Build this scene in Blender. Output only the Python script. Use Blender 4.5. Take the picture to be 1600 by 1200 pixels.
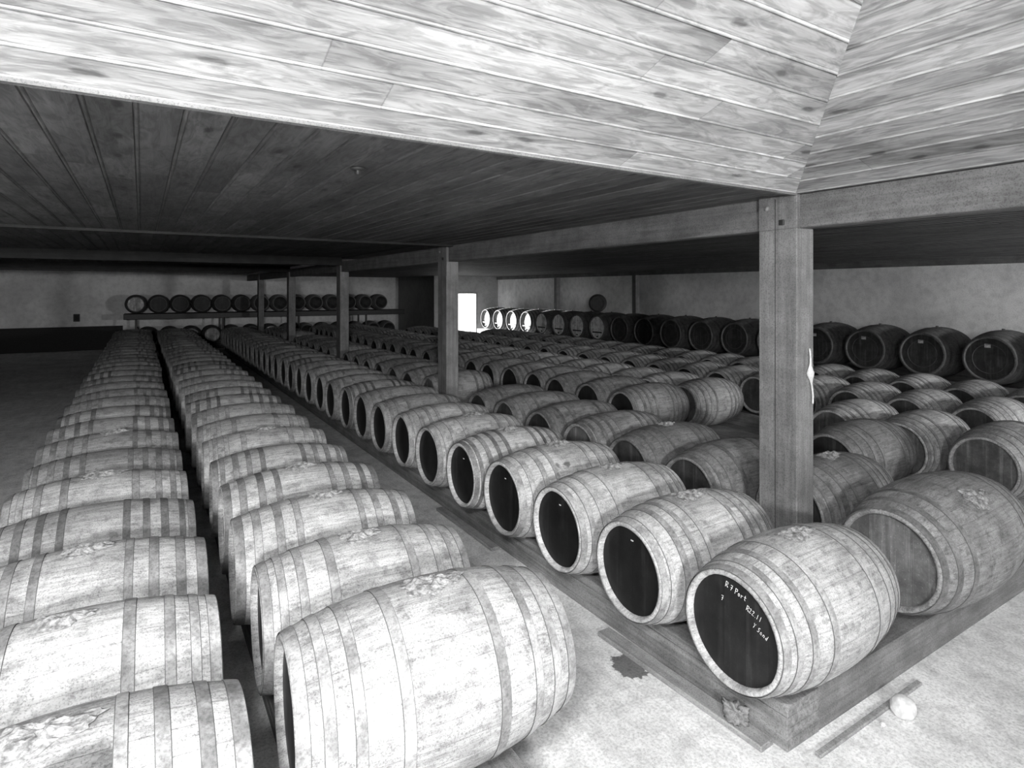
import bpy, bmesh, math, random
from mathutils import Vector, noise
for o in list(bpy.data.objects): bpy.data.objects.remove(o)
S = bpy.context.scene
COL = S.collection
PI = math.pi

# ---------------------------------------------------------------- camera, world, light, exposure
YAW = math.radians(32.29)
cam = bpy.data.cameras.new('camera'); co = bpy.data.objects.new('camera', cam); COL.objects.link(co)
co.location = (0, 0, 2.0); co.rotation_euler = (PI/2, 0, -YAW)
cam.sensor_width = 36; cam.lens = 932/1600*36
cam.shift_x = -(810-800)/1600; cam.shift_y = (455-600)/1600
cam.clip_start = .02; cam.clip_end = 200
S.camera = co

w = bpy.data.worlds.new('daylight'); S.world = w; w.use_nodes = True
w.node_tree.nodes['Background'].inputs[0].default_value = (1, 1, 1, 1)
w.node_tree.nodes['Background'].inputs[1].default_value = 1.1

# low sun that comes in through the far doorway
sd = bpy.data.lights.new('sun', 'SUN'); sd.energy = 75; sd.angle = math.radians(.6)
so = bpy.data.objects.new('sun', sd); COL.objects.link(so); so.location = (6, 40, 8)
so.rotation_euler = Vector((.135, -1, -.08)).to_track_quat('-Z', 'Y').to_euler()

# unseen lamps added as fill: behind the camera, overhead, near the side wall
def daylight(name, energy, size, loc, aim, spread=180):  # every lamp placed through this is an added fill
    ld = bpy.data.lights.new(name, 'AREA'); ld.shape = 'RECTANGLE'; ld.size, ld.size_y = size
    ld.energy = energy; ld.spread = math.radians(spread)
    lo = bpy.data.objects.new(name, ld); COL.objects.link(lo); lo.location = loc
    lo.rotation_euler = Vector(aim).to_track_quat('-Z', 'Y').to_euler()
daylight('window_daylight', 300, (.5, .4), (-1.2, -3.2, 2.40), (.10, 1, -.04), 140)  # stands in for flash by the camera; its opening is made up
daylight('overhead_fill', 400, (.8, .8), (-.9, -.45, 3.22), (.10, .25, -1))  # overhead lamp added to lift the near floor and barrels
daylight('side_fill', 420, (.7, .6), (10.4, -3.2, 1.95), (.05, 1, -.03))  # lamp added to brighten the side wall and back rows

S.view_settings.view_transform = 'Standard'; S.view_settings.look = 'None'
S.view_settings.exposure = -0.15; S.view_settings.gamma = 1; S.view_settings.use_curve_mapping = False

# ---------------------------------------------------------------- helpers
def link(name, data, parent=None, loc=(0, 0, 0), rot=(0, 0, 0), color=None):
    o = bpy.data.objects.new(name, data); COL.objects.link(o)
    o.parent = parent; o.location = loc; o.rotation_euler = rot
    if color is not None: o.color = (color, color, color, 1)
    return o
def tag(o, label, cat, group=None, kind=None):
    o['label'] = label; o['category'] = cat
    if group: o['group'] = group
    if kind: o['kind'] = kind
    return o
def mesh(name, bm, mats, smooth=False):
    me = bpy.data.meshes.new(name); (bmesh.ops.recalc_face_normals(bm, faces=bm.faces) if all(e.is_manifold for e in bm.edges) else bm.normal_update()); bm.to_mesh(me); bm.free()
    for m in (mats if isinstance(mats, (list, tuple)) else [mats]): me.materials.append(m)
    if smooth:
        for p in me.polygons: p.use_smooth = True
    return me
def box(bm, x0, x1, y0, y1, z0, z1, mi=0, bev=0):
    vs = [bm.verts.new((x, y, z)) for x in (x0, x1) for y in (y0, y1) for z in (z0, z1)]
    fs = [bm.faces.new([vs[i] for i in f]) for f in ((0,1,3,2),(4,6,7,5),(0,4,5,1),(2,3,7,6),(0,2,6,4),(1,5,7,3))]
    for f in fs: f.material_index = mi
    if bev:
        es = list({e for f in fs for e in f.edges})
        r = bmesh.ops.bevel(bm, geom=es, offset=bev, segments=1, affect='EDGES')
        for f in r['faces']: f.material_index = mi
    return vs
def boxmesh(name, dims, m, bev=0):
    bm = bmesh.new(); box(bm, *dims, bev=bev); return mesh(name, bm, m)
def struct(name, data):
    o = link(name, data); o['kind'] = 'structure'; return o
def lathe(prof, n, axis='X', closed=False):
    """prof: list of (along, radius); revolve about the local X axis"""
    bm = bmesh.new(); rings = []
    for (a, r) in prof:
        if r < 1e-5: rings.append([bm.verts.new((a, 0, 0))]); continue
        rings.append([bm.verts.new((a, r*math.cos(2*PI*i/n), r*math.sin(2*PI*i/n))) for i in range(n)])
    for k in range(len(rings)-1 + (1 if closed else 0)):
        A, B = rings[k], rings[(k+1) % len(rings)]
        for i in range(n):
            j = (i+1) % n
            if len(A) == 1 and len(B) == 1: continue
            if len(A) == 1: bm.faces.new((A[0], B[j], B[i]))
            elif len(B) == 1: bm.faces.new((A[i], A[j], B[0]))
            else: bm.faces.new((A[i], A[j], B[j], B[i]))
    bmesh.ops.recalc_face_normals(bm, faces=bm.faces)
    return bm

# ---------------------------------------------------------------- materials
class NT:
    def __init__(s, name):
        s.m = bpy.data.materials.new(name); s.m.use_nodes = True; s.t = s.m.node_tree
        s.b = s.t.nodes['Principled BSDF']
    def n(s, ty, **kw):
        nd = s.t.nodes.new(ty)
        for k, v in kw.items(): setattr(nd, k, v)
        return nd
    def l(s, a, b): s.t.links.new(a, b)
    def setin(s, nd, i, v):
        if hasattr(v, 'is_output'): s.l(v, nd.inputs[i])
        else: nd.inputs[i].default_value = v
    def math(s, op, a, b=None, c=None, clamp=False):
        nd = s.n('ShaderNodeMath', operation=op); nd.use_clamp = clamp
        s.setin(nd, 0, a)
        if b is not None: s.setin(nd, 1, b)
        if c is not None: s.setin(nd, 2, c)
        return nd.outputs[0]
    def vmath(s, op, a, b=None):
        nd = s.n('ShaderNodeVectorMath', operation=op); s.setin(nd, 0, a)
        if b is not None: s.setin(nd, 1, b)
        return nd.outputs[0]
    def comb(s, x, y, z):
        nd = s.n('ShaderNodeCombineXYZ')
        for i, v in enumerate((x, y, z)): s.setin(nd, i, v)
        return nd.outputs[0]
    def sep(s, v):
        nd = s.n('ShaderNodeSeparateXYZ'); s.l(v, nd.inputs[0]); return nd.outputs
    def noise(s, v, scale, detail=4, rough=.55, dist=0):
        nd = s.n('ShaderNodeTexNoise'); s.l(v, nd.inputs['Vector']); nd.inputs['Scale'].default_value = scale
        nd.inputs['Detail'].default_value = detail; nd.inputs['Roughness'].default_value = rough
        nd.inputs['Distortion'].default_value = dist
        return nd.outputs['Fac']
    def white(s, v):
        nd = s.n('ShaderNodeTexWhiteNoise', noise_dimensions='3D'); s.l(v, nd.inputs['Vector']); return nd.outputs['Value']
    def map(s, v, a, b, c=0.0, d=1.0, smooth=True):
        nd = s.n('ShaderNodeMapRange', interpolation_type='SMOOTHSTEP' if smooth else 'LINEAR')
        s.setin(nd, 0, v)
        for i, x in enumerate((a, b, c, d)): s.setin(nd, i+1, x)
        return nd.outputs[0]
    def grey(s, v):
        return s.comb(v, v, v)
    def finish(s, val, rough=.8, bump=None, bstr=.3, bdist=.01, spec=.3):
        s.l(s.grey(s.math('MAXIMUM', val, .004)), s.b.inputs['Base Color'])
        s.setin(s.b, 'Roughness', rough) if not isinstance(rough, (int, float)) else s.b.inputs['Roughness'].__setattr__('default_value', rough)
        s.b.inputs['Specular IOR Level'].default_value = spec
        if bump is not None:
            nd = s.n('ShaderNodeBump'); nd.inputs['Strength'].default_value = bstr; nd.inputs['Distance'].default_value = bdist
            s.l(bump, nd.inputs['Height']); s.l(nd.outputs[0], s.b.inputs['Normal'])
        return s.m
    def objco(s): return s.n('ShaderNodeTexCoord').outputs['Object']
    def info(s):
        nd = s.n('ShaderNodeObjectInfo'); return nd.outputs['Random'], s.sep(nd.outputs['Color'])[0]

def stave_mat(name='weathered_oak_staves', stains=()):
    t = NT(name); P = t.objco(); rnd, colr = t.info()
    x, y, z = t.sep(P)
    off = t.math('MULTIPLY', rnd, 57.0)
    Q = t.vmath('ADD', P, t.comb(off, off, off))
    ang = t.math('ADD', t.math('MULTIPLY', t.math('ARCTAN2', z, y), 26/(2*PI)), t.math('ADD', off, 40))
    wob = t.math('MULTIPLY', t.math('SUBTRACT', t.noise(Q, 3, 1), .5), .3)
    ang = t.math('ADD', ang, wob)
    idx = t.math('FLOOR', ang); fr = t.math('ABSOLUTE', t.math('SUBTRACT', t.math('FRACT', ang), .5))
    seam = t.map(fr, .465, .5)
    tone = t.white(t.comb(idx, off, 0))
    zone = t.math('FLOOR', t.math('ADD', t.math('MULTIPLY', x, 7.5), .5))
    ztone = t.white(t.comb(t.math('FLOOR', t.math('MULTIPLY', idx, .34)), t.math('ADD', zone, off), 3))
    grain = t.noise(t.vmath('MULTIPLY', Q, (4.0, 42.0, 42.0)), 1.6, 5, .6)
    blot = t.noise(Q, 4.5, 5, .62, .6)
    dirt = t.noise(Q, 16, 6, .72)
    fine = t.noise(Q, 160, 3, .7)
    v = t.map(tone, 0, 1, .93, 1.04)
    v = t.math('MULTIPLY', v, t.map(ztone, .30, .95, .95, 1.05))
    v = t.math('MULTIPLY', v, t.map(grain, .36, .62, .80, 1.12))
    v = t.math('MULTIPLY', v, t.map(blot, .34, .60, .78, 1.10))
    v = t.math('MULTIPLY', v, t.map(dirt, .36, .50, .70, 1.05))
    v = t.math('MULTIPLY', v, t.map(fine, .36, .50, .62, 1.05))
    v = t.math('MULTIPLY', v, t.math('SUBTRACT', 1, t.math('MULTIPLY', seam, .22)))
    for (sx, sy, sz), rad in stains:
        dd = t.n('ShaderNodeVectorMath', operation='LENGTH'); t.l(t.vmath('SUBTRACT', P, (sx, sy, sz)), dd.inputs[0])
        m = t.map(t.math('ADD', dd.outputs['Value'], t.math('MULTIPLY', t.math('SUBTRACT', t.noise(P, 18, 4, .6), .5), rad*1.2)), rad*.7, rad*1.1, .62, 0)
        v = t.math('MULTIPLY', v, t.math('SUBTRACT', 1, m))
    v = t.math('MULTIPLY', v, colr)
    h = t.math('SUBTRACT', t.math('ADD', t.math('MULTIPLY', grain, .35), t.math('MULTIPLY', fine, .25)), seam)
    return t.finish(v, .85, h, .35, .004, .2)
def hoop_mat():
    t = NT('dusty_iron_hoop'); P = t.objco(); rnd, colr = t.info()
    off = t.math('MULTIPLY', rnd, 57.0); Q = t.vmath('ADD', P, t.comb(off, off, off))
    v = t.map(t.noise(Q, 9, 6, .7), .32, .66, .55, 1.2)
    v = t.math('MULTIPLY', v, t.map(t.noise(Q, 90, 3, .7), .3, .6, .7, 1.1))
    v = t.math('MULTIPLY', v, t.map(t.noise(Q, 2.2, 2), .38, .6, .8, 1.1))
    return t.finish(t.math('MULTIPLY', v, colr), .6, t.noise(Q, 70, 4), .3, .003, .4)
def head_mat(name, rough, spec):
    t = NT(name); P = t.objco(); rnd, colr = t.info()
    x, y, z = t.sep(P); off = t.math('MULTIPLY', rnd, 31.0); Q = t.vmath('ADD', P, t.comb(off, off, off))
    a = t.math('ADD', t.math('MULTIPLY', y, 9), off)
    seam = t.map(t.math('ABSOLUTE', t.math('SUBTRACT', t.math('FRACT', a), .5)), .48, .5)
    tone = t.white(t.comb(t.math('FLOOR', a), off, 1))
    v = t.math('MULTIPLY', t.map(tone, 0, 1, .85, 1.15), t.map(t.noise(Q, 7, 6, .7), .3, .7, .6, 1.35))
    run = t.noise(t.vmath('MULTIPLY', Q, (1, 26, 1.5)), 1, 4, .6)
    v = t.math('MULTIPLY', v, t.map(run, .5, .72, 1, 2.0))
    v = t.math('MULTIPLY', v, t.map(t.noise(Q, 120, 2), .6, .75, 1, 1.8))
    v = t.math('MULTIPLY', v, t.math('SUBTRACT', 1, t.math('MULTIPLY', seam, .4)))
    return t.finish(t.math('MULTIPLY', v, colr), rough, t.math('SUBTRACT', t.noise(Q, 30, 4), seam), .2, .003, spec)
def board_mat(name, base):
    """ceiling boards; UV = (metres across / board, metres along)"""
    t = NT(name)
    uv = t.n('ShaderNodeTexCoord').outputs['UV']; u, v_, _ = t.sep(uv)
    idx = t.math('FLOOR', u)
    leng = t.math('ADD', t.math('MULTIPLY', v_, .42), t.math('MULTIPLY', t.white(t.comb(idx, 2, 0)), 9))
    tone = t.white(t.comb(idx, t.math('FLOOR', leng), 5))
    joint = t.map(t.math('ABSOLUTE', t.math('SUBTRACT', t.math('FRACT', leng), .5)), .498, .5)
    offv = t.math('MULTIPLY', idx, 13.7)
    p = t.comb(t.math('MULTIPLY', u, .144), t.math('ADD', v_, offv), t.math('MULTIPLY', tone, 7))
    grain = t.noise(t.vmath('MULTIPLY', p, (46, 2.2, 1)), 1, 6, .62, .8)
    swirl = t.noise(t.vmath('MULTIPLY', p, (13, 3.0, 1)), 1.2, 4, .6, 2.2)
    vor = t.n('ShaderNodeTexVoronoi', voronoi_dimensions='2D'); t.l(t.vmath('MULTIPLY', p, (7.0, 2.6, 1)), vor.inputs['Vector']); vor.inputs['Scale'].default_value = 1
    keep = t.math('GREATER_THAN', t.sep(vor.outputs['Color'])[0], .74)
    kd = t.math('ADD', vor.outputs['Distance'], t.math('MULTIPLY', t.math('SUBTRACT', t.noise(p, 30, 3), .5), .12))
    knot = t.math('MULTIPLY', t.map(kd, .05, .15, 1, 0), keep)
    halo = t.math('MULTIPLY', t.map(kd, .10, .42, 1, 0), keep)
    big = t.noise(t.vmath('MULTIPLY', p, (3, 1.0, 1)), 1, 3)
    v = t.math('MULTIPLY', t.map(tone, 0, 1, .80, 1.12), t.map(grain, .3, .7, .80, 1.14))
    v = t.math('MULTIPLY', v, t.map(swirl, .36, .60, .72, 1.14))
    v = t.math('MULTIPLY', v, t.map(big, .38, .62, .72, 1.14))
    v = t.math('MULTIPLY', v, t.math('SUBTRACT', 1, t.math('MULTIPLY', halo, .16)))
    v = t.math('MULTIPLY', v, t.math('SUBTRACT', 1, t.math('MULTIPLY', knot, .55)))
    v = t.math('MULTIPLY', v, t.math('SUBTRACT', 1, t.math('MULTIPLY', joint, .3)))
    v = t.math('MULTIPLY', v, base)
    h = t.math('ADD', t.math('MULTIPLY', grain, .4), t.math('ADD', t.math('MULTIPLY', swirl, .5), t.math('MULTIPLY', halo, .9)))
    return t.finish(v, .62, h, .55, .008, .35)
def timber_mat(name, base, axis=2, rough=.75, contrast=1.0):
    t = NT(name); P = t.n('ShaderNodeNewGeometry').outputs['Position']; rnd, _ = t.info()
    off = t.math('MULTIPLY', rnd, 9.0); Q = t.vmath('ADD', P, t.comb(off, off, off))
    sc = [34.0, 34.0, 34.0]; sc[axis] = 1.6
    g = t.noise(t.vmath('MULTIPLY', Q, tuple(sc)), 1, 6, .65, .5)
    v = t.map(g, .3, .7, 1-.22*contrast, 1+.14*contrast)
    v = t.math('MULTIPLY', v, t.map(t.noise(Q, 5, 5, .65), .35, .65, .8, 1.12))
    v = t.math('MULTIPLY', v, t.map(t.noise(Q, 130, 3, .7), .36, .52, .66, 1.04))
    return t.finish(t.math('MULTIPLY', v, base), rough, g, .4, .004, .3)
def floor_mat():
    t = NT('worn_concrete_floor'); P = t.n('ShaderNodeNewGeometry').outputs['Position']
    x, y, z = t.sep(P)
    a = t.noise(P, 1.3, 5, .6, .4); b = t.noise(P, 8, 6, .72); c = t.noise(P, 70, 4, .7)
    tr = t.noise(t.vmath('MULTIPLY', P, (9, 1.2, 1)), 1, 5, .65, 1.2)
    v = t.math('MULTIPLY', t.map(a, .35, .65, .86, 1.05), t.map(b, .34, .58, .80, 1.06))
    v = t.math('MULTIPLY', v, t.map(c, .32, .6, .72, 1.06))
    v = t.math('MULTIPLY', v, t.map(tr, .38, .6, .92, 1.03))
    # spilt dark patch near the stillage
    d = t.vmath('SUBTRACT', P, (2.20, 2.375, 0)); dx, dy, _ = t.sep(d)
    dd = t.n('ShaderNodeVectorMath', operation='LENGTH'); t.l(t.comb(dx, t.math('MULTIPLY', dy, .78), 0), dd.inputs[0])
    r = t.math('ADD', dd.outputs['Value'], t.math('MULTIPLY', t.math('SUBTRACT', t.noise(P, 26, 3, .6), .5), .10))
    st = t.map(r, .078, .090, 1, 0)
    v = t.math('MULTIPLY', v, t.math('SUBTRACT', 1, t.math('MULTIPLY', st, .78)))
    v = t.math('MULTIPLY', v, .88)
    return t.finish(v, .82, t.math('ADD', b, t.math('MULTIPLY', c, .4)), .35, .01, .25)
def plaster_mat(name, base):
    t = NT(name); P = t.n('ShaderNodeNewGeometry').outputs['Position']
    v = t.math('MULTIPLY', t.map(t.noise(P, .8, 4, .6), .35, .65, .82, 1.06), t.map(t.noise(P, 7, 6, .7), .32, .6, .86, 1.04))
    v = t.math('MULTIPLY', v, t.map(t.noise(P, 60, 3, .7), .34, .56, .84, 1.03))
    return t.finish(t.math('MULTIPLY', v, base), .9, t.noise(P, 25, 5, .6), .3, .008, .2)
def plain(name, base, rough=.7, spec=.3, nz=25, amp=.25):
    t = NT(name); P = t.objco(); a = t.noise(P, nz, 4, .65)
    return t.finish(t.math('MULTIPLY', t.map(a, .3, .7, 1-amp, 1+amp*.5), base), rough, a, .3, .004, spec)

M_STAVE = stave_mat(); M_STAINA = stave_mat('stained_oak_staves', [((.08, -.16, .26), .10), ((.02, -.28, .12), .10)]); M_STAINC = stave_mat('spotted_oak_staves', [((-.13, -.20, .22), .030), ((-.05, -.21, .22), .033)]); M_HOOP = hoop_mat(); M_EDGE_SHADE = plain('hoop_edge_shade', .13)  # last one paints the thin shade line along hoop edges
M_HEAD = head_mat('painted_barrel_head', .5, .3); M_HEADW = head_mat('bare_barrel_head', .7, .3)
M_BOARD = board_mat('dark_shaded_matchboard', .12); M_BOARDL = board_mat('pale_matchboard', .53); M_BOARDM = board_mat('side_shaded_matchboard', .42)  # flat boards: darker stain plus painted shade; side slope darkened for shade
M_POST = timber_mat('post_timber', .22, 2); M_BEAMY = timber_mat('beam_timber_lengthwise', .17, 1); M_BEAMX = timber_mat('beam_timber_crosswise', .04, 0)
M_STILL = timber_mat('stillage_timber', .25, 1, .8, 1.5); M_STILLX = timber_mat('stillage_end_timber', .22, 0, .8)
M_PLANK = timber_mat('grey_plank_timber', .34, 1)
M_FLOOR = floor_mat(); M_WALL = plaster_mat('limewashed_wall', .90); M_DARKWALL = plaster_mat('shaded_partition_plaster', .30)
M_DADO = plain('dark_dado_paint', .03); M_BLACK = plain('blackened_iron', .03, .5, .5)
M_RAG = plain('crumpled_sacking', .36, .95, .1, 55, .6); M_CHALK = plain('chalk', .95, .9, .1)
M_WHITE = plain('white_paper', .75, .9, .1); M_CORK = plain('dark_wooden_bung', .10); M_IRON = plain('dull_bolt_iron', .22, .4, .5)
M_GLASS = bpy.data.materials.new('window_glass'); M_GLASS.use_nodes = True
gb = M_GLASS.node_tree.nodes['Principled BSDF']; gb.inputs['Transmission Weight'].default_value = 1; gb.inputs['Roughness'].default_value = .02; gb.inputs['IOR'].default_value = 1.45

# ---------------------------------------------------------------- the room
XW, XR, YB, YF, YP, XP = -5.0, 12.4, -3.35, 25.0, 21.2, 9.7     # side walls, rear wall, far wall, doorway wall and its return
Y1, X1 = 2.19, 3.40                                            # edges where the sloped boarding begins
SL, SRT = .356, .297                                           # rise of the two slopes
HT = 3.25                                                      # height of the flat above the slopes
W = .1437

def boards(P0, U, V, N, nb, length, name, clips=(), u0=0.0, v0=0.0, w=W, mat=None):
    """matchboarding: nb boards of width w laid side by side along U, running along V, facing N"""
    bm = bmesh.new(); uvl = bm.loops.layers.uv.new('uv')
    P0, U, V, N = Vector(P0), Vector(U).normalized(), Vector(V).normalized(), Vector(N).normalized()
    prof = [(0, -.006), (.003, 0), (.006, .0035), (.011, .0035), (.014, 0), (.016, -.003), (.019, 0), (w-.003, 0), (w, -.006)]
    for i in range(nb):
        pts = [(i*w + a, h) for a, h in prof]
        vs = [(bm.verts.new(P0+U*a+N*h), bm.verts.new(P0+U*a+N*h+V*length)) for a, h in pts]
        for k in range(len(vs)-1):
            f = bm.faces.new((vs[k][0], vs[k+1][0], vs[k+1][1], vs[k][1]))
            us = [pts[k][0], pts[k+1][0], pts[k+1][0], pts[k][0]]
            for lp, a, b in zip(f.loops, us, (0, 0, length, length)):
                lp[uvl].uv = (min(max(a/w, i+.001), i+.999)+u0, b+v0)
    for cp, cn in clips:                                        # keep the side the normal points away from
        bmesh.ops.bisect_plane(bm, geom=bm.verts[:]+bm.edges[:]+bm.faces[:], plane_co=cp, plane_no=cn, clear_outer=True)
    return mesh(name, bm, mat or M_BOARD)

struct('floor', boxmesh('floor', (XW-.2, XR+.2, YB-.2, YF+.2, -.12, 0), M_FLOOR))
# flat boarding between the slope edge and the first cross batten, and beyond it
x_start = -.167-34*W
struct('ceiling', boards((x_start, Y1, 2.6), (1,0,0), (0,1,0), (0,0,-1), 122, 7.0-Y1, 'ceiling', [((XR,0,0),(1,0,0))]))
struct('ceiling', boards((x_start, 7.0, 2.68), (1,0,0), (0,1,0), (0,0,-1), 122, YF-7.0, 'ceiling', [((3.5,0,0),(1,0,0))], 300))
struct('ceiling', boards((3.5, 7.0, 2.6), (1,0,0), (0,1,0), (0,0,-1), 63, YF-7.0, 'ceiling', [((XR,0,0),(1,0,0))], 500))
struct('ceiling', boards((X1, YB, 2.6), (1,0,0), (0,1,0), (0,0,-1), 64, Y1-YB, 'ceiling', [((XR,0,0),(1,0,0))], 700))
hipn = Vector((-1, X1 and 1.2, 0)) # horizontal normal of the vertical plane through the hip
# hip runs from (X1,Y1) along (-1.2,-1)
hn = Vector((1, -1.2, 0)).normalized()
LT = (HT-2.6)/SL; LR = (HT-2.6)/SRT
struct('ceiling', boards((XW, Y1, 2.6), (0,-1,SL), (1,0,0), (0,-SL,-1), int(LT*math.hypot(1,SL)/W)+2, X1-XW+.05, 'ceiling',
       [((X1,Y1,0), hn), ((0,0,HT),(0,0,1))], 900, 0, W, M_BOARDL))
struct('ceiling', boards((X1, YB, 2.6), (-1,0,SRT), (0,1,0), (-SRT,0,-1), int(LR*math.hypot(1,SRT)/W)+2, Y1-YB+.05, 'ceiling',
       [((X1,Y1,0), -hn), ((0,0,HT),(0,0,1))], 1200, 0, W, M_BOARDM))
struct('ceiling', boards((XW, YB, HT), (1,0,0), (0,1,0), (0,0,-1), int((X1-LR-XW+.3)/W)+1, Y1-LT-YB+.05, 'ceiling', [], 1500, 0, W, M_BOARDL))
# roof above, keeps daylight out
struct('ceiling', boxmesh('roof_deck', (XW-.2, XR+.2, YB-.2, YF+.2, HT+.1, HT+.2), M_DARKWALL))

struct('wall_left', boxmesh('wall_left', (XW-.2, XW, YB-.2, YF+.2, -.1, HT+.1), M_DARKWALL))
struct('wall_right', boxmesh('wall_right', (XR, XR+.2, YB-.2, YF+.2, -.1, HT+.1), M_WALL))
struct('wall_far', boxmesh('wall_far', (XW, XP, YF, YF+.2, -.1, HT+.1), M_WALL))
DX0, DX1, DZ = 10.2, 11.44, 1.97
bm = bmesh.new()
box(bm, XP, DX0, YP, YP+.14, -.1, 2.8); box(bm, DX1, XR, YP, YP+.14, -.1, 2.8); box(bm, DX0, DX1, YP, YP+.14, DZ, 2.8)
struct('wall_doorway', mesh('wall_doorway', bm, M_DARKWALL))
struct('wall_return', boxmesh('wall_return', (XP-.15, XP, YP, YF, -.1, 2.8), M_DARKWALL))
bm = bmesh.new()
box(bm, DX0-.0, DX0+.07, YP-.02, YP+.16, 0, DZ); box(bm, DX1-.07, DX1, YP-.02, YP+.16, 0, DZ); box(bm, DX0+.07, DX1-.07, YP-.02, YP+.16, DZ-.07, DZ)
struct('door_1', mesh('door_frame', bm, M_POST))
# rear wall; both openings are made up to go with the fill lamps
WX0, WX1, WZ0, WZ1 = -1.58, -.82, 2.08, 2.72
bm = bmesh.new(); VX0, VX1, VZ0, VZ1 = 10.0, 10.8, 1.6, 2.3
box(bm, XW, WX0, YB-.2, YB, -.1, HT+.1); box(bm, WX1, VX0, YB-.2, YB, -.1, HT+.1); box(bm, VX1, XR, YB-.2, YB, -.1, HT+.1)
box(bm, WX0, WX1, YB-.2, YB, -.1, WZ0); box(bm, WX0, WX1, YB-.2, YB, WZ1, HT+.1)
box(bm, VX0, VX1, YB-.2, YB, -.1, VZ0); box(bm, VX0, VX1, YB-.2, YB, VZ1, HT+.1)
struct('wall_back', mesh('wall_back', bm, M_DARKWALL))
for k, (a, b, c, d) in enumerate(((WX0, WX1, WZ0, WZ1), (VX0, VX1, VZ0, VZ1))):  # made-up frames and panes, out of view behind the camera
    bm = bmesh.new()
    box(bm, a, a+.05, YB-.14, YB-.08, c, d); box(bm, b-.05, b, YB-.14, YB-.08, c, d)
    box(bm, a+.05, b-.05, YB-.14, YB-.08, c, c+.05); box(bm, a+.05, b-.05, YB-.14, YB-.08, d-.05, d)
    wf = struct('window_%d' % (k+1), mesh('window_frame', bm, M_POST))
    link('pane', boxmesh('pane', (a+.05, b-.05, YB-.115, YB-.11, c+.05, d-.05), M_GLASS), wf)
# made-up skylight frame in the flat above the slopes, for the overhead fill
bm = bmesh.new(); SKX, SKY, hs = -.9, -.45, .46
for d in ((-hs, -hs+.05, -hs, hs), (hs-.05, hs, -hs, hs), (-hs+.05, hs-.05, -hs, -hs+.05), (-hs+.05, hs-.05, hs-.05, hs)): box(bm, SKX+d[0], SKX+d[1], SKY+d[2], SKY+d[3], HT-.03, HT+.04)
wf = struct('window_3', mesh('added_skylight_frame', bm, M_POST))
link('pane', boxmesh('added_skylight_pane', (SKX-hs+.05, SKX+hs-.05, SKY-hs+.05, SKY+hs-.05, HT+.01, HT+.015), M_GLASS), wf)
# trims
struct('trim_1', boxmesh('trim_batten', (XW, PX0 if 0 else 3.4, 6.96, 7.02, 2.575, 2.68), M_BEAMX))
struct('trim_2', boxmesh('trim_edge_bead', (XW, X1, Y1-.012, Y1+.018, 2.588, 2.606), M_STILLX))
struct('trim_3', boxmesh('trim_wall_plate', (XR-.07, XR, YB, YP, 2.47, 2.62), M_BEAMY))
struct('trim_4', boxmesh('trim_dado', (XW, -.55, YF-.12, YF, 0, .80), M_DADO))
vent = link('wall_vent', None, None, (-1.85, YF, 1.10)); tag(vent, 'small dark square vent low on the far pale wall', 'vent')
link('frame', boxmesh('vent_frame', (-.09, .09, -.04, 0, -.13, .13), M_BLACK, .01), vent)
link('louvre', boxmesh('vent_louvre', (-.065, .065, -.055, -.035, -.10, .10), M_DADO, .004), vent)

# ---------------------------------------------------------------- posts and beams
PX0, PX1, PY, PD = 3.395, 3.572, 2.178, .268
def post(y, label, bolts):
    r = link('wooden_post', None, None, ((PX0+PX1)/2, y+PD/2, 0)); tag(r, label, 'post', 'square posts under the long beam')
    bm = bmesh.new(); hx, hy = (PX1-PX0)/2, PD/2
    box(bm, -hx, hx, -hy, hy, 0, 2.392, bev=.006)
    box(bm, -hx, -hx+.034, -hy, hy, 2.39, 2.6, bev=.003)
    link('shaft', mesh('shaft', bm, M_POST), r)
    if bolts:
        b = lathe([(-.012, 0), (-.011, .012), (-.004, .016), (0, .016)], 12)
        link('bolt', mesh('bolt', b, M_IRON, True), r, (-hx, .075, 2.528))
        link('nut', boxmesh('nut', (-.014, 0, -.017, .017, -.017, .017), M_BLACK, .003), r, (-hx, -.035, 2.43))
        bm = bmesh.new(); box(bm, -hx-.0012, -hx, .012, .016, .0, 2.58); link('crack', mesh('crack', bm, M_BLACK), r)
    return r
PYS = [PY+4.97*k for k in range(5)]
names = ['thick pale square post standing behind the chalk-marked barrel, white stick on its side',
         'square post second along the long beam, beside the bright doorway view',
         'slim-looking dim post third along the long beam', 'dark post fourth along the long beam', 'dark post fifth along the long beam, before the far rack']
for k, y in enumerate(PYS): post(y, names[k], k < 2)
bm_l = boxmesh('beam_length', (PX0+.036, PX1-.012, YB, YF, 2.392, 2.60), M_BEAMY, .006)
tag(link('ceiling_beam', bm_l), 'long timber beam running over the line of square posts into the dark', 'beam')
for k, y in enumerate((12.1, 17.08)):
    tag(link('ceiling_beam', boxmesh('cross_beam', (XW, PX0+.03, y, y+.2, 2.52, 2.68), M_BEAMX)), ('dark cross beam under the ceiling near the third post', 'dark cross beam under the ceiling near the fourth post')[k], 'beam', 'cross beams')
for y, lab in ((16.8, 'thin pilaster with a pale streak behind the large butts, doorway side of the arched keg'), (12.9, 'thin dark pilaster behind the large butts, before the thick post')):
    if y > 5:
        bm = bmesh.new(); r = link('thin_post', None, None, (12.21, y, 0)); tag(r, lab, 'post')
        link('shaft', boxmesh('thin_shaft', (-.08, .08, -.08, .08, 0, 2.47), M_POST, .01), r)

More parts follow.
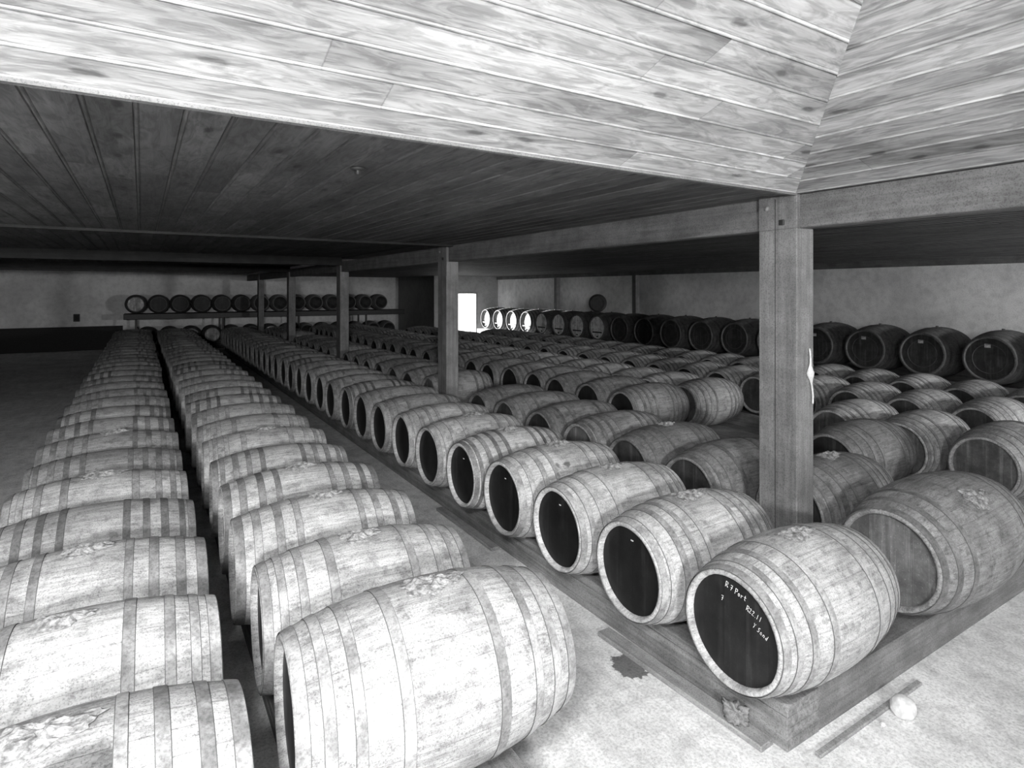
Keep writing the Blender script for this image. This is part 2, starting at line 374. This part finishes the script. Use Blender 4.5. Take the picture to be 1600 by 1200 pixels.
# white stick hanging on the pale post
st = link('wooden_stick', None, None, (3.512, PY, 1.30)); tag(st, 'white stick with a swollen middle leaning on the side of the thick post', 'stick')
bm = bmesh.new(); n = 10; prev = None
for k in range(17):
    t = k/16; z = t*.345; r = .0065 + .021*math.exp(-((t-.55)/.10)**2); xx = .018-.036*t + .006*math.sin(t*9)
    ring = [bm.verts.new((xx+r*math.cos(2*PI*i/n), -.020+.8*r*math.sin(2*PI*i/n), z)) for i in range(n)]
    if prev: [bm.faces.new((prev[i], prev[(i+1) % n], ring[(i+1) % n], ring[i])) for i in range(n)]
    else: bm.faces.new(ring[::-1])
    prev = ring
bm.faces.new(prev); link('shaft', mesh('stick_shaft', bm, M_WHITE, True), st)
bm = bmesh.new(); box(bm, -.004, .004, -.03, .002, .30, .306); link('nail', mesh('nail', bm, M_IRON), st)

# round fitting on the boarded ceiling
ro = link('ceiling_rose', None, None, (.888, 2.866, 2.6)); tag(ro, 'small round dark fitting on the boarded ceiling', 'ceiling fitting')
link('base', mesh('rose_base', lathe([(0, .0), (0, .038), (-.006, .040), (-.014, .030), (-.016, 0)], 20), M_BLACK, True), ro, rot=(0, -PI/2, 0))
link('knob', mesh('rose_knob', lathe([(-.014, .012), (-.03, .013), (-.036, .008), (-.037, 0)], 14), M_BLACK, True), ro, rot=(0, -PI/2, 0))

# ---------------------------------------------------------------- stillages (low timber platforms)
def stillage(x0, x1, y0, y1, h, label, corner=False, endx=None):
    r = link('stillage', None, None, ((x0+x1)/2, (y0+y1)/2, 0)); tag(r, label, 'stillage', 'low timber stillages')
    cx, cy = (x0+x1)/2, (y0+y1)/2
    rnd = random.Random(int(x0*10)+7)
    for s in (0, 1):                                    # long edge beams of stacked planks
        bm = bmesh.new(); n = 4
        for k in range(n):
            j = rnd.uniform(0, .005); a, b = (x0+j, x0+.24) if s == 0 else (x1-.24, x1-j)
            box(bm, a-cx, b-cx, y0-cy+(.242 if endx and s else .0), y1-cy, h*k/n+.001, h*(k+1)/n-.001, bev=.002)
        if corner and s == 0:                           # broken arris at the near corner
            for pc, pn in (((x0+.035-cx, y0-cy, h), (-1, -1, 1.1)),):
                bmesh.ops.bisect_plane(bm, geom=bm.verts[:]+bm.edges[:]+bm.faces[:], plane_co=pc, plane_no=pn, clear_outer=True)
                bmesh.ops.holes_fill(bm, edges=[e for e in bm.edges if e.is_boundary])
        link('edge_beam', mesh('edge_beam', bm, M_STILL), r)
    link('end_beam', boxmesh('end_beam', (x0+.241-cx, (endx or x1-.241)-cx, y0+.002-cy, y0+.24-cy, 0, h-.001), M_STILLX, .004), r)
    bm = bmesh.new(); nb = max(1, round((x1-x0-.5)/.2)); ww = (x1-x0-.482)/nb
    for k in range(nb): box(bm, x0+.241-cx+k*ww+.003, x0+.241-cx+(k+1)*ww-.003, y0+.241-cy, y1-cy, h-.04, h-.002)
    link('decking', mesh('decking', bm, M_PLANK), r)
    return r
SH = .2
stillage(-.66, .26-.06, 1.35, 22.4, SH, 'low timber stillage under the outer row, hidden beneath its barrels')
stillage(.50, 1.24, 1.60, 22.4, SH, 'low timber stillage under the pale row beside the aisle')
stillage(2.36, 3.385, 1.56, 22.2, SH, 'low timber stillage with a broken corner, carrying the dark-headed aisle row', True, 5.0)
stillage(3.58, 4.99, 1.805, 22.2, SH, 'low timber stillage carrying the row behind the thick pale post')
stillage(5.02, 6.80, 1.56, 22.0, SH, 'low timber stillage under the paired middle rows')
stillage(7.55, 8.35, 2.4, 19.6, SH, 'low timber stillage under the fifth row across')
stillage(8.85, 9.70, 2.4, 17.0, SH, 'low timber stillage under the sixth row before the big butts')
stillage(11.1, 12.1, 2.6, 20.6, .54, 'tall timber stillage carrying the large butts by the wall')

# ---------------------------------------------------------------- barrels
def radius(x, L, R, rh):
    t = abs(2*x/L); return R-(R-rh)*(.88*t**2+.12*t**4)
def barrel_meshes(tag_, L, R, rh, hoops, nseg=48):
    """meshes about the local X axis: staves, heads, hoops"""
    nx = 26; prof = []
    for k in range(nx+1):
        x = -L/2+L*k/nx; prof.append((x, radius(x, L, R, rh)))
    th = .024*R/.32; rec = .030
    ri = rh-th
    full = [(-L/2+rec+.002, ri-.002), (-L/2, ri+.004), (-L/2, rh-.006)] + [(-L/2+.005, rh-.001)] + prof[1:-1] + [(L/2-.005, rh-.001)] + [(L/2, rh-.006), (L/2, ri+.004), (L/2-rec-.002, ri-.002)]
    out = {'staves': mesh(tag_+'_staves', lathe(full, nseg), M_STAVE, True)}
    for s in (-1, 1):
        x = s*(L/2-rec)
        out['head%+d' % s] = mesh(tag_+'_head', lathe([(x, 0), (x, ri*.5), (x, ri-.0005), (x-s*.012, ri-.0005), (x-s*.012, 0)], nseg), M_HEAD)
        out['wood%+d' % s] = mesh(tag_+'_bare_head', lathe([(x, 0), (x, ri*.5), (x, ri-.0005), (x-s*.012, ri-.0005), (x-s*.012, 0)], nseg), M_HEADW)
    hs = []
    for c, wd in hoops:
        for s in (-1, 1):
            xc = s*(L/2-c); th = .0032
            p = []
            xs = [xc-wd/2, xc-wd/4, xc, xc+wd/4, xc+wd/2]
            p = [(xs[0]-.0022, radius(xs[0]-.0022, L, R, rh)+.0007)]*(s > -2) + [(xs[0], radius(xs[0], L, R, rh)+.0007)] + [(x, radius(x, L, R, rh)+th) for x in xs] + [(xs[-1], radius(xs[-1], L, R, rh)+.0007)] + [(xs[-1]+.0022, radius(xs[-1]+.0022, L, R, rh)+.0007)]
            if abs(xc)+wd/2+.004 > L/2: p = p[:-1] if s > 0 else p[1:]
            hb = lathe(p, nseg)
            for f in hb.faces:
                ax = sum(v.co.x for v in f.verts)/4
                if ax < xs[0]+.0005 or ax > xs[-1]-.0005: f.material_index = 1  # hoop sides and thin flange coloured dark as a shade line
            hs.append(mesh(tag_+'_hoop', hb, [M_HOOP, M_EDGE_SHADE]))
    out['hoops'] = hs
    # joined version for barrels far off
    bm = bmesh.new(); n2 = 28
    prof2 = [(-L/2+rec, 0), (-L/2+rec, ri), (-L/2, ri+.003), (-L/2, rh-.003)] + [(-L/2+L*k/10, radius(-L/2+L*k/10, L, R, rh)) for k in range(1, 10)] + [(L/2, rh-.003), (L/2, ri+.003), (L/2-rec, ri), (L/2-rec, 0)]
    bmf = lathe(prof2, n2)
    for f in bmf.faces:
        c = f.calc_center_median()
        if abs(abs(c.x)-(L/2-rec)) < .002 and math.hypot(c.y, c.z) < ri*.9: f.material_index = 1
    for c, wd in hoops:
        for s in (-1, 1):
            xc = s*(L/2-c); a, b = xc-wd/2, xc+wd/2
            q = lathe([(a, radius(a, L, R, rh)-.002), (a, radius(a, L, R, rh)+.005), (b, radius(b, L, R, rh)+.005), (b, radius(b, L, R, rh)-.002)], n2)
            tmp = bpy.data.meshes.new('t'); q.to_mesh(tmp); q.free(); nf = len(bmf.faces)
            bmf.from_mesh(tmp); bpy.data.meshes.remove(tmp); bmf.faces.ensure_lookup_table()
            for f in bmf.faces[nf:]: f.material_index = 2
    out['far'] = mesh(tag_+'_far', bmf, [M_STAVE, M_HEADFAR, M_HOOPFAR], True)
    out['R'] = R; out['L'] = L; out['rh'] = rh; out['rec'] = rec
    return out
def scaled_head(name, f):
    t = NT(name); rnd, colr = t.info(); P = t.objco()
    v = t.math('MULTIPLY', t.map(t.noise(P, 9, 4, .6), .3, .7, .7, 1.3), f)
    return t.finish(v, .6, None)
M_HEADFAR = scaled_head('dark_far_head', .035); M_HOOPFAR = scaled_head('dusty_far_hoop', .22)
H1 = [(.022, .036), (.085, .030), (.165, .032), (.290, .036)]
H2 = [(.024, .042), (.110, .036), (.215, .036), (.310, .030)]
H3 = [(.020, .034), (.066, .026), (.150, .034), (.235, .030), (.325, .030)]
KINDS = [barrel_meshes('barrel_a', .94, .320, .252, H1), barrel_meshes('barrel_b', .95, .322, .255, H2), barrel_meshes('barrel_c', .93, .319, .250, H3)]
KINDS.append(barrel_meshes('barrel_large', 1.03, .338, .262, [(.022, .04), (.10, .036), (.19, .034), (.34, .038)]))
KINDS.append(barrel_meshes('barrel_long', 1.16, .350, .264, [(.022, .04), (.12, .036), (.24, .034)]))
BUTT = barrel_meshes('butt', 1.12, .425, .345, [(.025, .05), (.13, .05), (.25, .05), (.38, .045)])
KEG = barrel_meshes('keg', .62, .265, .205, [(.02, .035), (.09, .03), (.18, .03)])

def rag_mesh(seed, rx, ry, R, hgt=.011):
    rg = random.Random(seed); bm = bmesh.new(); nr, ns = 9, 44; rings = []
    ph = [rg.uniform(0, 6.3) for _ in range(6)]
    for k in range(nr+1):
        t = k/nr; ring = []
        for i in range(ns):
            a = 2*PI*i/ns
            jag = 1+.16*math.sin(3*a+ph[0])+.12*math.sin(7*a+ph[1])+.16*(rg.random()-.5)*(t > .8)
            x, y = rx*t*jag*math.cos(a), ry*t*jag*math.sin(a)
            nz = noise.noise(Vector((x*45+seed, y*45, seed)))*.6+abs(noise.noise(Vector((x*22, y*22+seed, 3))))*1.6+noise.noise(Vector((x*110, y*110, seed)))*.35
            z = .003+hgt*nz*(1-.25*t)+.010*math.exp(-((t-.45)/.25)**2)
            z = max(z, .001) if t < .95 else .0015+abs(nz)*.004
            ring.append(bm.verts.new((x, y, z - (R-math.sqrt(max(R*R-y*y, 0))))))
        rings.append(ring)
    for k in range(nr):
        for i in range(ns):
            j = (i+1) % ns
            if k == 0: continue
            bm.faces.new((rings[k][i], rings[k][j], rings[k+1][j], rings[k+1][i]))
    bm.faces.new(rings[1])
    for v in rings[0]: bm.verts.remove(v)
    g = bm.verts[:]+bm.edges[:]+bm.faces[:]
    return mesh('rag', bm, M_RAG)
RAGS = [rag_mesh(s, *d, .32) for s, d in ((3, (.11, .065)), (8, (.12, .07)), (14, (.09, .055)), (21, (.10, .07)))]
PEG = mesh('peg', lathe([(-.02, 0), (-.02, .02), (.016, .023), (.018, 0)], 14), M_CORK, True)

ORD = ('first second third fourth fifth sixth seventh eighth ninth tenth eleventh twelfth thirteenth fourteenth fifteenth sixteenth seventeenth eighteenth nineteenth twentieth '
       'twenty-first twenty-second twenty-third twenty-fourth twenty-fifth twenty-sixth twenty-seventh twenty-eighth twenty-ninth thirtieth thirty-first').split()
count = 0
def barrel(kind, x, y, zb, yaw, tone, label, group, detail=2, rag=None, head_tone=.03, hoop_tone=None, bare=False, cat='barrel', name='barrel', tilt=0, bung=False, stain=None, roll=0):
    """detail 2: staves, two heads, every hoop; 1: staves and heads and hoops without rag; 0: one mesh, for barrels a few pixels high"""
    global count; count += 1
    R, L, rec = kind['R'], kind['L'], kind['rec']
    if detail == 0:
        o = link(name, kind['far'], None, (x, y, zb+R), (tilt, 0, yaw), tone); tag(o, label, cat, group); return o
    r = link(name, None, None, (x, y, zb), (0, 0, yaw)); tag(r, label, cat, group)
    sm = kind['staves']
    if stain is not None: sm = sm.copy(); sm.materials[0] = stain
    b = link('staves', sm, r, (0, 0, R), (tilt, 0, 0), tone)
    hk = 'wood' if bare else 'head'
    heads = [link('head', kind[hk+'%+d' % s], r, (0, 0, R), (tilt, 0, 0), head_tone if s < 0 else head_tone*1.0) for s in (-1, 1)]
    ht = hoop_tone if hoop_tone is not None else tone*.7
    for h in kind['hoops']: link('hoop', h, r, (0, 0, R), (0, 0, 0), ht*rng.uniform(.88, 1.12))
    if rag is not None:
        link('bung_rag', RAGS[rag], r, (rng.uniform(-.02, .02), -R*math.sin(roll), R+(R-.001)*math.cos(roll)), (roll, 0, 0))
    elif bung:
        link('bung', PEG, r, (0, 0, 2*R), (0, PI/2, 0))
    r['_h'] = 0; del r['_h']
    return r, heads

rng = random.Random(11)
HL = .47
# ---- outer row and pale row (two rows on this side of the aisle)
def rowlabel(i, near, n_named, far, first=None):
    if i == 0 and first: return first
    return near % ORD[i] if i < n_named else far % ORD[i]
ya = [1.985+.655*k for k in range(31)]
A_desc = ['weathered barrel with a dark stain at the near end of the outer row', 'pale barrel with a crumpled patch on its bilge, second in the outer row',
          'barrel with dark hoops and a rag stopper, third in the outer row', 'dark-banded grey barrel, fourth in the outer row', 'mottled barrel with flaking pale skin, fifth in the outer row']
for i, y in enumerate(ya):
    lab = A_desc[i] if i < 5 else rowlabel(i, 'grey oak barrel, %s from the near end of the outer row', 12, 'dim barrel, %s along the outer row counted from its near end')
    tone = (.44, .50, .45, .36, .44)[i] if i < 5 else rng.uniform(.28, .38)
    barrel(KINDS[(1, 0, 1, 2, 0, 2, 1)[i % 7]], -.21+rng.uniform(-.012, .012), y, SH, rng.uniform(-.02, .02), tone, lab, 'barrels in the outer row',
           2 if i < 16 else 0, {0: 1, 1: 2, 2: 3, 4: 1, 6: 0}.get(i), .02, tone*(.74, .80, .62, .5, .7)[i % 5], stain=M_STAINA if i == 0 else None)
yb = [2.16+.647*k for k in range(31)]
B_desc = ['large bright barrel with a frayed rag at its bung, foremost beside the aisle', 'bright barrel with a torn cloth on its bung, second in the pale aisle row',
          'pale barrel with a twisted rag stopper, third in the row beside the aisle', 'pale barrel with two dark hoops across its top, fourth in the row beside the aisle',
          'greyish barrel with rough dirt near its bung, fifth in the row beside the aisle']
for i, y in enumerate(yb):
    if i == 0: y -= .035
    lab = B_desc[i] if i < 5 else rowlabel(i, 'oak barrel, %s from the near end of the pale aisle row', 12, 'dim barrel, %s along the pale row counted from the near end')
    tone = (.41, .46, .50, .52, .42, .44)[i] if i < 6 else rng.uniform(.30, .40)
    barrel(KINDS[3 if i == 0 else (0, 0, 1, 1, 2)[i % 5]], (.915 if i == 0 else .885)+rng.uniform(-.01, .01), y, SH, -.045+rng.uniform(-.015, .015), tone, lab, 'barrels in the pale row beside the aisle',
           2 if i < 17 else 0, {0: 1, 1: 3, 2: 2, 3: 0, 5: 2}.get(i), .02, tone*(.92, .84, .72, .50, .6)[i % 5])
# ---- dark-headed row across the aisle
C_desc = ['pale barrel with chalk writing on its dark head, at the broken stillage corner', 'pale barrel whose dark head has a light vertical streak, beside the chalk-marked one',
          'pale barrel with a knotted rag stopper, third in the dark-headed row', 'blotchy barrel with two round stains, fourth in the dark-headed row', 'striped barrel with strong dark hoops, fifth in the dark-headed row']
yc = [1.706+.6525*k for k in range(31)]
c_first = None
for i, y in enumerate(yc):
    lab = C_desc[i] if i < 5 else rowlabel(i, 'dark-headed barrel, %s from the near end of the row facing the aisle', 14, 'dim dark-headed barrel, %s along the row facing the aisle')
    tone = (.45, .50, .56, .54, .58, .48, .44)[i] if i < 7 else rng.uniform(.28, .38)
    kd = KINDS[(0, 2, 0, 1, 2)[i % 5]]
    r = barrel(kd, 2.165+kd['L']/2+rng.uniform(-.01, .01)*(i > 0), y, SH, rng.uniform(-.012, .012), tone, lab, 'dark-headed barrels facing the aisle',
               2 if i < 18 else 0, {0: 0, 1: 1, 2: 2, 3: 0, 4: 3, 5: 1}.get(i), (.014, .012, .010, .011, .012)[i % 5], tone*(.88, .8, .84, .8, .45)[i % 5], stain=M_STAINC if i == 3 else None)
    if i == 0: c_first = r
    if 1 <= i <= 4:
        link('paper_tab', boxmesh('paper_tab', (-.002, 0, -.009, .009, -.003, .003), M_WHITE), r[1][0], (-kd['L']/2+.03, -.01, .17-.01*i))
# ---- rows behind
def skip(y):
    return any(abs(y-(p+PD/2)) < .43 for p in PYS[1:])
yd = [1.66, 2.40, 3.06, 3.71, 4.365, 5.02, 5.675, 6.33] + [7.90+.65*k for k in range(21)]
n = 0
for i, y in enumerate(yd):
    if skip(y): continue
    lab = {0: 'grey barrel with a dark head behind the chalk-marked barrel, at the stillage end', 1: 'mottled grey barrel half hidden behind the thick pale post'}.get(i) or \
        ('dark-headed grey barrel, %s in the row just behind the aisle barrels' % ORD[i] if i < 8 else 'dim barrel beyond the second post, %s in the row behind the aisle barrels' % ORD[i])
    barrel(KINDS[4 if i == 0 else (1, 2, 0)[i % 3]], (3.505 if i == 0 else 3.63 if i == 1 else 3.40 if i != 8 else 3.46)+HL, y, SH, rng.uniform(-.02, .02), (.29, .23, .24, .20)[i % 4], lab, 'grey barrels in the row behind the aisle barrels',
           2 if i < 12 else 0, {0: 1, 1: 0, 3: 2}.get(i), (.11, .03, .045, .04)[i % 4], .20, roll=.6 if i == 0 else 0)
def backrow(xh, y0, y1, step, rown, group, far_label, named, tone, det, first=None, ht=.025, gap=(0, 0)):
    y = y0; i = 0
    while y < y1:
        if gap[0] < y < gap[1]: y += step; continue
        if i == 0 and first: lab = first
        elif i < named: lab = 'grey barrel, %s from the near end of the %s' % (ORD[i], rown)
        else: lab = far_label % ORD[i]
        barrel(KINDS[rng.randrange(3)], xh+HL+rng.uniform(-.03, .03), y, SH, rng.uniform(-.02, .02), tone*rng.uniform(.85, 1.15), lab, group, 2 if i < det else 0,
               None, ht, tone*.72)
        y += step; i += 1
backrow(4.94, 2.88, 21.5, .655, 'third row across from the aisle', 'barrels in the third row across from the aisle', 'dim barrel, %s along the third row across from the aisle', 8, .29, 12, 'grey barrel with a dark head showing just past the thick pale post', .02, (3.2, 5.2))
backrow(5.95, 2.15, 21.2, .655, 'fourth row across from the aisle', 'barrels in the fourth row across from the aisle', 'dim barrel, %s along the fourth row across from the aisle', 5, .44, 6, 'smooth grey barrel with rounded edge at the near end of the fourth row', .10, (4.0, 5.1))
backrow(7.40, 2.75, 18.6, .66, 'fifth row across from the aisle', 'barrels in the fifth row across from the aisle', 'dim barrel, %s along the fifth row across from the aisle', 5, .42, 5, None, .05)
backrow(8.76, 2.75, 16.2, .66, 'sixth row, just before the large butts', 'barrels in the sixth row before the large butts', 'dim barrel, %s along the sixth row before the large butts', 4, .38, 4, None, .04)

# ---- large butts on the tall stillage against the side wall
BY = [2.93+.925*k for k in range(19)]
for i, y in enumerate(BY):
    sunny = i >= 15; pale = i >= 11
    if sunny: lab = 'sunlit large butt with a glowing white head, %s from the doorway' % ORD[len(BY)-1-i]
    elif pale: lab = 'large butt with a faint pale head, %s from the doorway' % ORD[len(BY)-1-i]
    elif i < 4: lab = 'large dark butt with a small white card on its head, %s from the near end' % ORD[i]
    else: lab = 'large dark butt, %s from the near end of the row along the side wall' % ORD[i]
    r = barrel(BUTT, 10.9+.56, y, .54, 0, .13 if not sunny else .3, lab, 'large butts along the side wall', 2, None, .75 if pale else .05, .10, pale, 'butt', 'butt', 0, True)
    hx = -.56+.03
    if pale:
        link('head_bar', boxmesh('head_bar', (-.02, 0, -.20, .20, -.018, .018), M_BLACK, .004), r[1][0], (hx, 0, -.13))
        link('tap_bung', mesh('tap_bung', lathe([(-.02, 0), (-.02, .022), (0, .024)], 12), M_BLACK, True), r[1][0], (hx, 0, -.25))
    if i < 6: link('label_card', boxmesh('label_card', (-.003, 0, -.04, .04, -.028, .028), M_WHITE), r[1][0], (hx, .02, .20))
    for rr in ((.215,) if not pale else ()):
        link('head_ring', mesh('head_ring', lathe([(hx-.0, rr), (hx-.004, rr+.002), (hx-.004, rr+.008), (hx, rr+.010)], 40), M_HOOP), r[1][0], (0, 0, 0), color=.12)
barrel(KEG, 11.40, 13.65, 1.385, math.radians(48), .06, 'round-topped dark keg lying on top of the large butts', None, 1, None, .02, .05, cat='keg', name='keg')

# ---- two-tier rack at the far wall, heads to the room
RK0, RK1, RY0, RY1 = -.50, 9.2, 23.35, 24.45
rk = link('barrel_rack', None, None, ((RK0+RK1)/2, (RY0+RY1)/2, 0)); tag(rk, 'long dark two-tier rack along the far wall', 'rack')
cx, cy = (RK0+RK1)/2, (RY0+RY1)/2
link('shelf', boxmesh('rack_shelf', (RK0-cx, RK1-cx, RY0-cy, RY1-cy, 1.06, 1.245), M_BLACK, .01), rk)
rs = link('stillage', None, None, (cx, cy, 0)); tag(rs, 'low dark stillage under the lower tier at the far wall', 'stillage', 'low timber stillages')
for yy in (RY0+.12, RY1-.24): link('rail', boxmesh('rail', (RK0-cx, RK1-cx, yy-cy, yy+.12-cy, 0, .16), M_BLACK, .01), rs)
for k in range(4):
    for yy in (RY0+.02, RY1-.08):
        link('leg', boxmesh('rack_leg', (-.03, .03, 0, .06, 0, 1.06), M_BLACK), rk, (-.155+2.58*k-cx, yy-cy, 0))
for tier, (z0, x0, nn) in enumerate(((1.245, -.16, 14), (.16, .17, 14))):
    for k in range(nn):
        x = x0+.645*k
        pale = (tier == 0 and k == 0) or (tier == 1 and k in (2, 3, 6))
        if pale: lab = {(0, 0): 'barrel with a pale split head at the outer end of the upper rack tier', (1, 2): 'barrel with a light crescent on its head in the lower rack tier',
                        (1, 3): 'barrel with a light patch low on its head beside the lower tier upright', (1, 6): 'barrel with a light head in the lower rack tier behind the dark posts'}[(tier, k)]
        elif tier == 0 and k < 6: lab = 'dark barrel head in the upper rack tier, %s from its outer end' % ORD[k]
        else: lab = ('dark barrel in deep shadow, %s along the upper rack tier', 'dark barrel partly hidden, %s along the lower rack tier')[tier] % ORD[k]
        o = barrel(KINDS[0], x, (RY0+RY1)/2, z0, PI/2, .16, lab, ('barrels on the upper rack tier', 'barrels on the lower rack tier')[tier], 1 if (pale or k < 6) else 0, None, .45 if pale else .02, .05, pale)

# ---------------------------------------------------------------- chalk writing on the first head
GL = {'R': [[(0,0),(0,1)],[(0,1),(.5,.95),(.55,.7),(.1,.5),(.6,0)]], '7': [[(0,.9),(.5,.95),(.2,0)],[(.1,.5),(.5,.5)]],
      'P': [[(.05,0),(.1,1)],[(.0,.95),(.5,1),(.6,.75),(.45,.55),(.1,.5)]], 'o': [[(.25,.5),(.05,.3),(.15,.02),(.4,.05),(.45,.35),(.25,.5)]],
      'r': [[(.05,.5),(.1,0)],[(.1,.3),(.3,.5),(.45,.45)]], 't': [[(.25,.9),(.2,.1),(.4,0)],[(0,.55),(.5,.6)]],
      '2': [[(0,.75),(.25,.95),(.4,.7),(0,0),(.5,.05)]], '.': [[(.1,0),(.16,.05)]], '1': [[(.2,.95),(.15,0)]],
      'Y': [[(0,.95),(.25,.55),(.5,1)],[(.25,.55),(.15,0)]], 'S': [[(.5,.95),(.15,.9),(.1,.65),(.45,.4),(.35,.05),(0,.05)]],
      'a': [[(.4,.45),(.15,.5),(.05,.2),(.2,0),(.4,.35),(.42,0)]], 'n': [[(.05,.5),(.05,0)],[(.05,.35),(.25,.5),(.4,.35),(.42,0)]],
      'd': [[(.4,.4),(.15,.5),(.05,.2),(.2,0),(.4,.3)],[(.45,1),(.4,0)]], ' ': []}
def writing(txt, hgt, parent, loc, slope):
    cu = bpy.data.curves.new('chalk_writing', 'CURVE'); cu.dimensions = '3D'; cu.bevel_depth = .0010; cu.bevel_resolution = 1
    x = 0; jr = random.Random(len(txt))
    for ch in txt:
        for stroke in GL[ch]:
            sp = cu.splines.new('POLY'); sp.points.add(len(stroke)-1)
            for p, (a, b) in zip(sp.points, stroke):
                u, v = (x+a*.8)*hgt, b*hgt+jr.uniform(-.03, .03)*hgt
                p.co = (0, -(u*math.cos(slope)+v*math.sin(slope)), v*math.cos(slope)-u*math.sin(slope), 1)
        x += .62 if ch not in '. ' else .38
    cu.materials.append(M_CHALK)
    tmp = bpy.data.objects.new('tmp', cu); COL.objects.link(tmp); bpy.context.view_layer.update()
    me = bpy.data.meshes.new_from_object(tmp); bpy.data.objects.remove(tmp)
    o = link('chalk_writing', me, parent, loc); o['label'] = 'white chalk writing'; return o
hd = c_first[1][0]; hx = -KINDS[0]['L']/2+.03-.001
cyy, czz = yc[0], SH+KINDS[0]['R']
writing('R 7 Port', .025, hd, (hx, 1.752-cyy, .690-czz), .22)
writing('R22.11', .023, hd, (hx, 1.645-cyy, .632-czz), .30)
writing('Y Sand', .022, hd, (hx, 1.612-cyy, .575-czz), .40)
writing('7', .024, hd, (hx, 1.775-cyy, .62-czz), .1)

# ---------------------------------------------------------------- odds and ends on the floor
def plank(x0, x1, y0, y1, h, label, rot=0):
    r = link('floor_plank', boxmesh('floor_plank', (-(x1-x0)/2, (x1-x0)/2, -(y1-y0)/2, (y1-y0)/2, 0, h), M_PLANK, .004), None, ((x0+x1)/2, (y0+y1)/2, 0), (0, 0, rot))
    tag(r, label, 'plank'); return r
plank(2.25, 2.34, 1.62, 2.68, .028, 'worn board lying on the floor along the stillage by the dark stain', .03)
plank(2.27, 2.345, 3.98, 5.0, .026, 'board lying on the floor along the stillage beyond the third dark head')
plank(2.45, 3.35, 1.462, 1.492, .016, 'thin dark lath on the floor below the stillage end')
def lump(name, rx, ry, rz, seed, loc, m, label, cat, amp=.12, fr=18):
    bm = bmesh.new(); bmesh.ops.create_icosphere(bm, subdivisions=4, radius=1)
    for v in bm.verts:
        d = 1+amp*(noise.noise(v.co*1.6+Vector((seed, 0, 0)))+.6*noise.noise(v.co*4+Vector((0, seed, 0)))+.35*noise.noise(v.co*9+Vector((0, seed, 0))))
        v.co = Vector((v.co.x*rx*d, v.co.y*ry*d, max(v.co.z*rz*d, -rz*.8)))
    o = link(name, mesh(name, bm, m, True), None, (loc[0], loc[1], loc[2]+rz*.8)); tag(o, label, cat); return o
lump('white_lump', .055, .055, .052, 4, (3.03, 1.405, 0), M_WHITE, 'white round lump lying on the floor below the stillage end', 'lump', .10)
lump('pebble', .012, .011, .010, 9, (2.885, 1.425, 0), M_WHITE, 'tiny white pebble near the white round lump', 'pebble')
lump('crumpled_rag', .03, .06, .045, 2, (2.305, 1.78, .030), M_STILL, 'crumpled rag wedged at the foot of the broken stillage corner', 'rag', .9)
lump('crumpled_rag', .10, .07, .03, 31, (1.44, 1.60, 0), M_RAG, 'dirty crumpled sacking on the floor by the bright foremost barrel', 'rag', .9)
print('BARRELS', count, 'OBJECTS', len(bpy.data.objects))
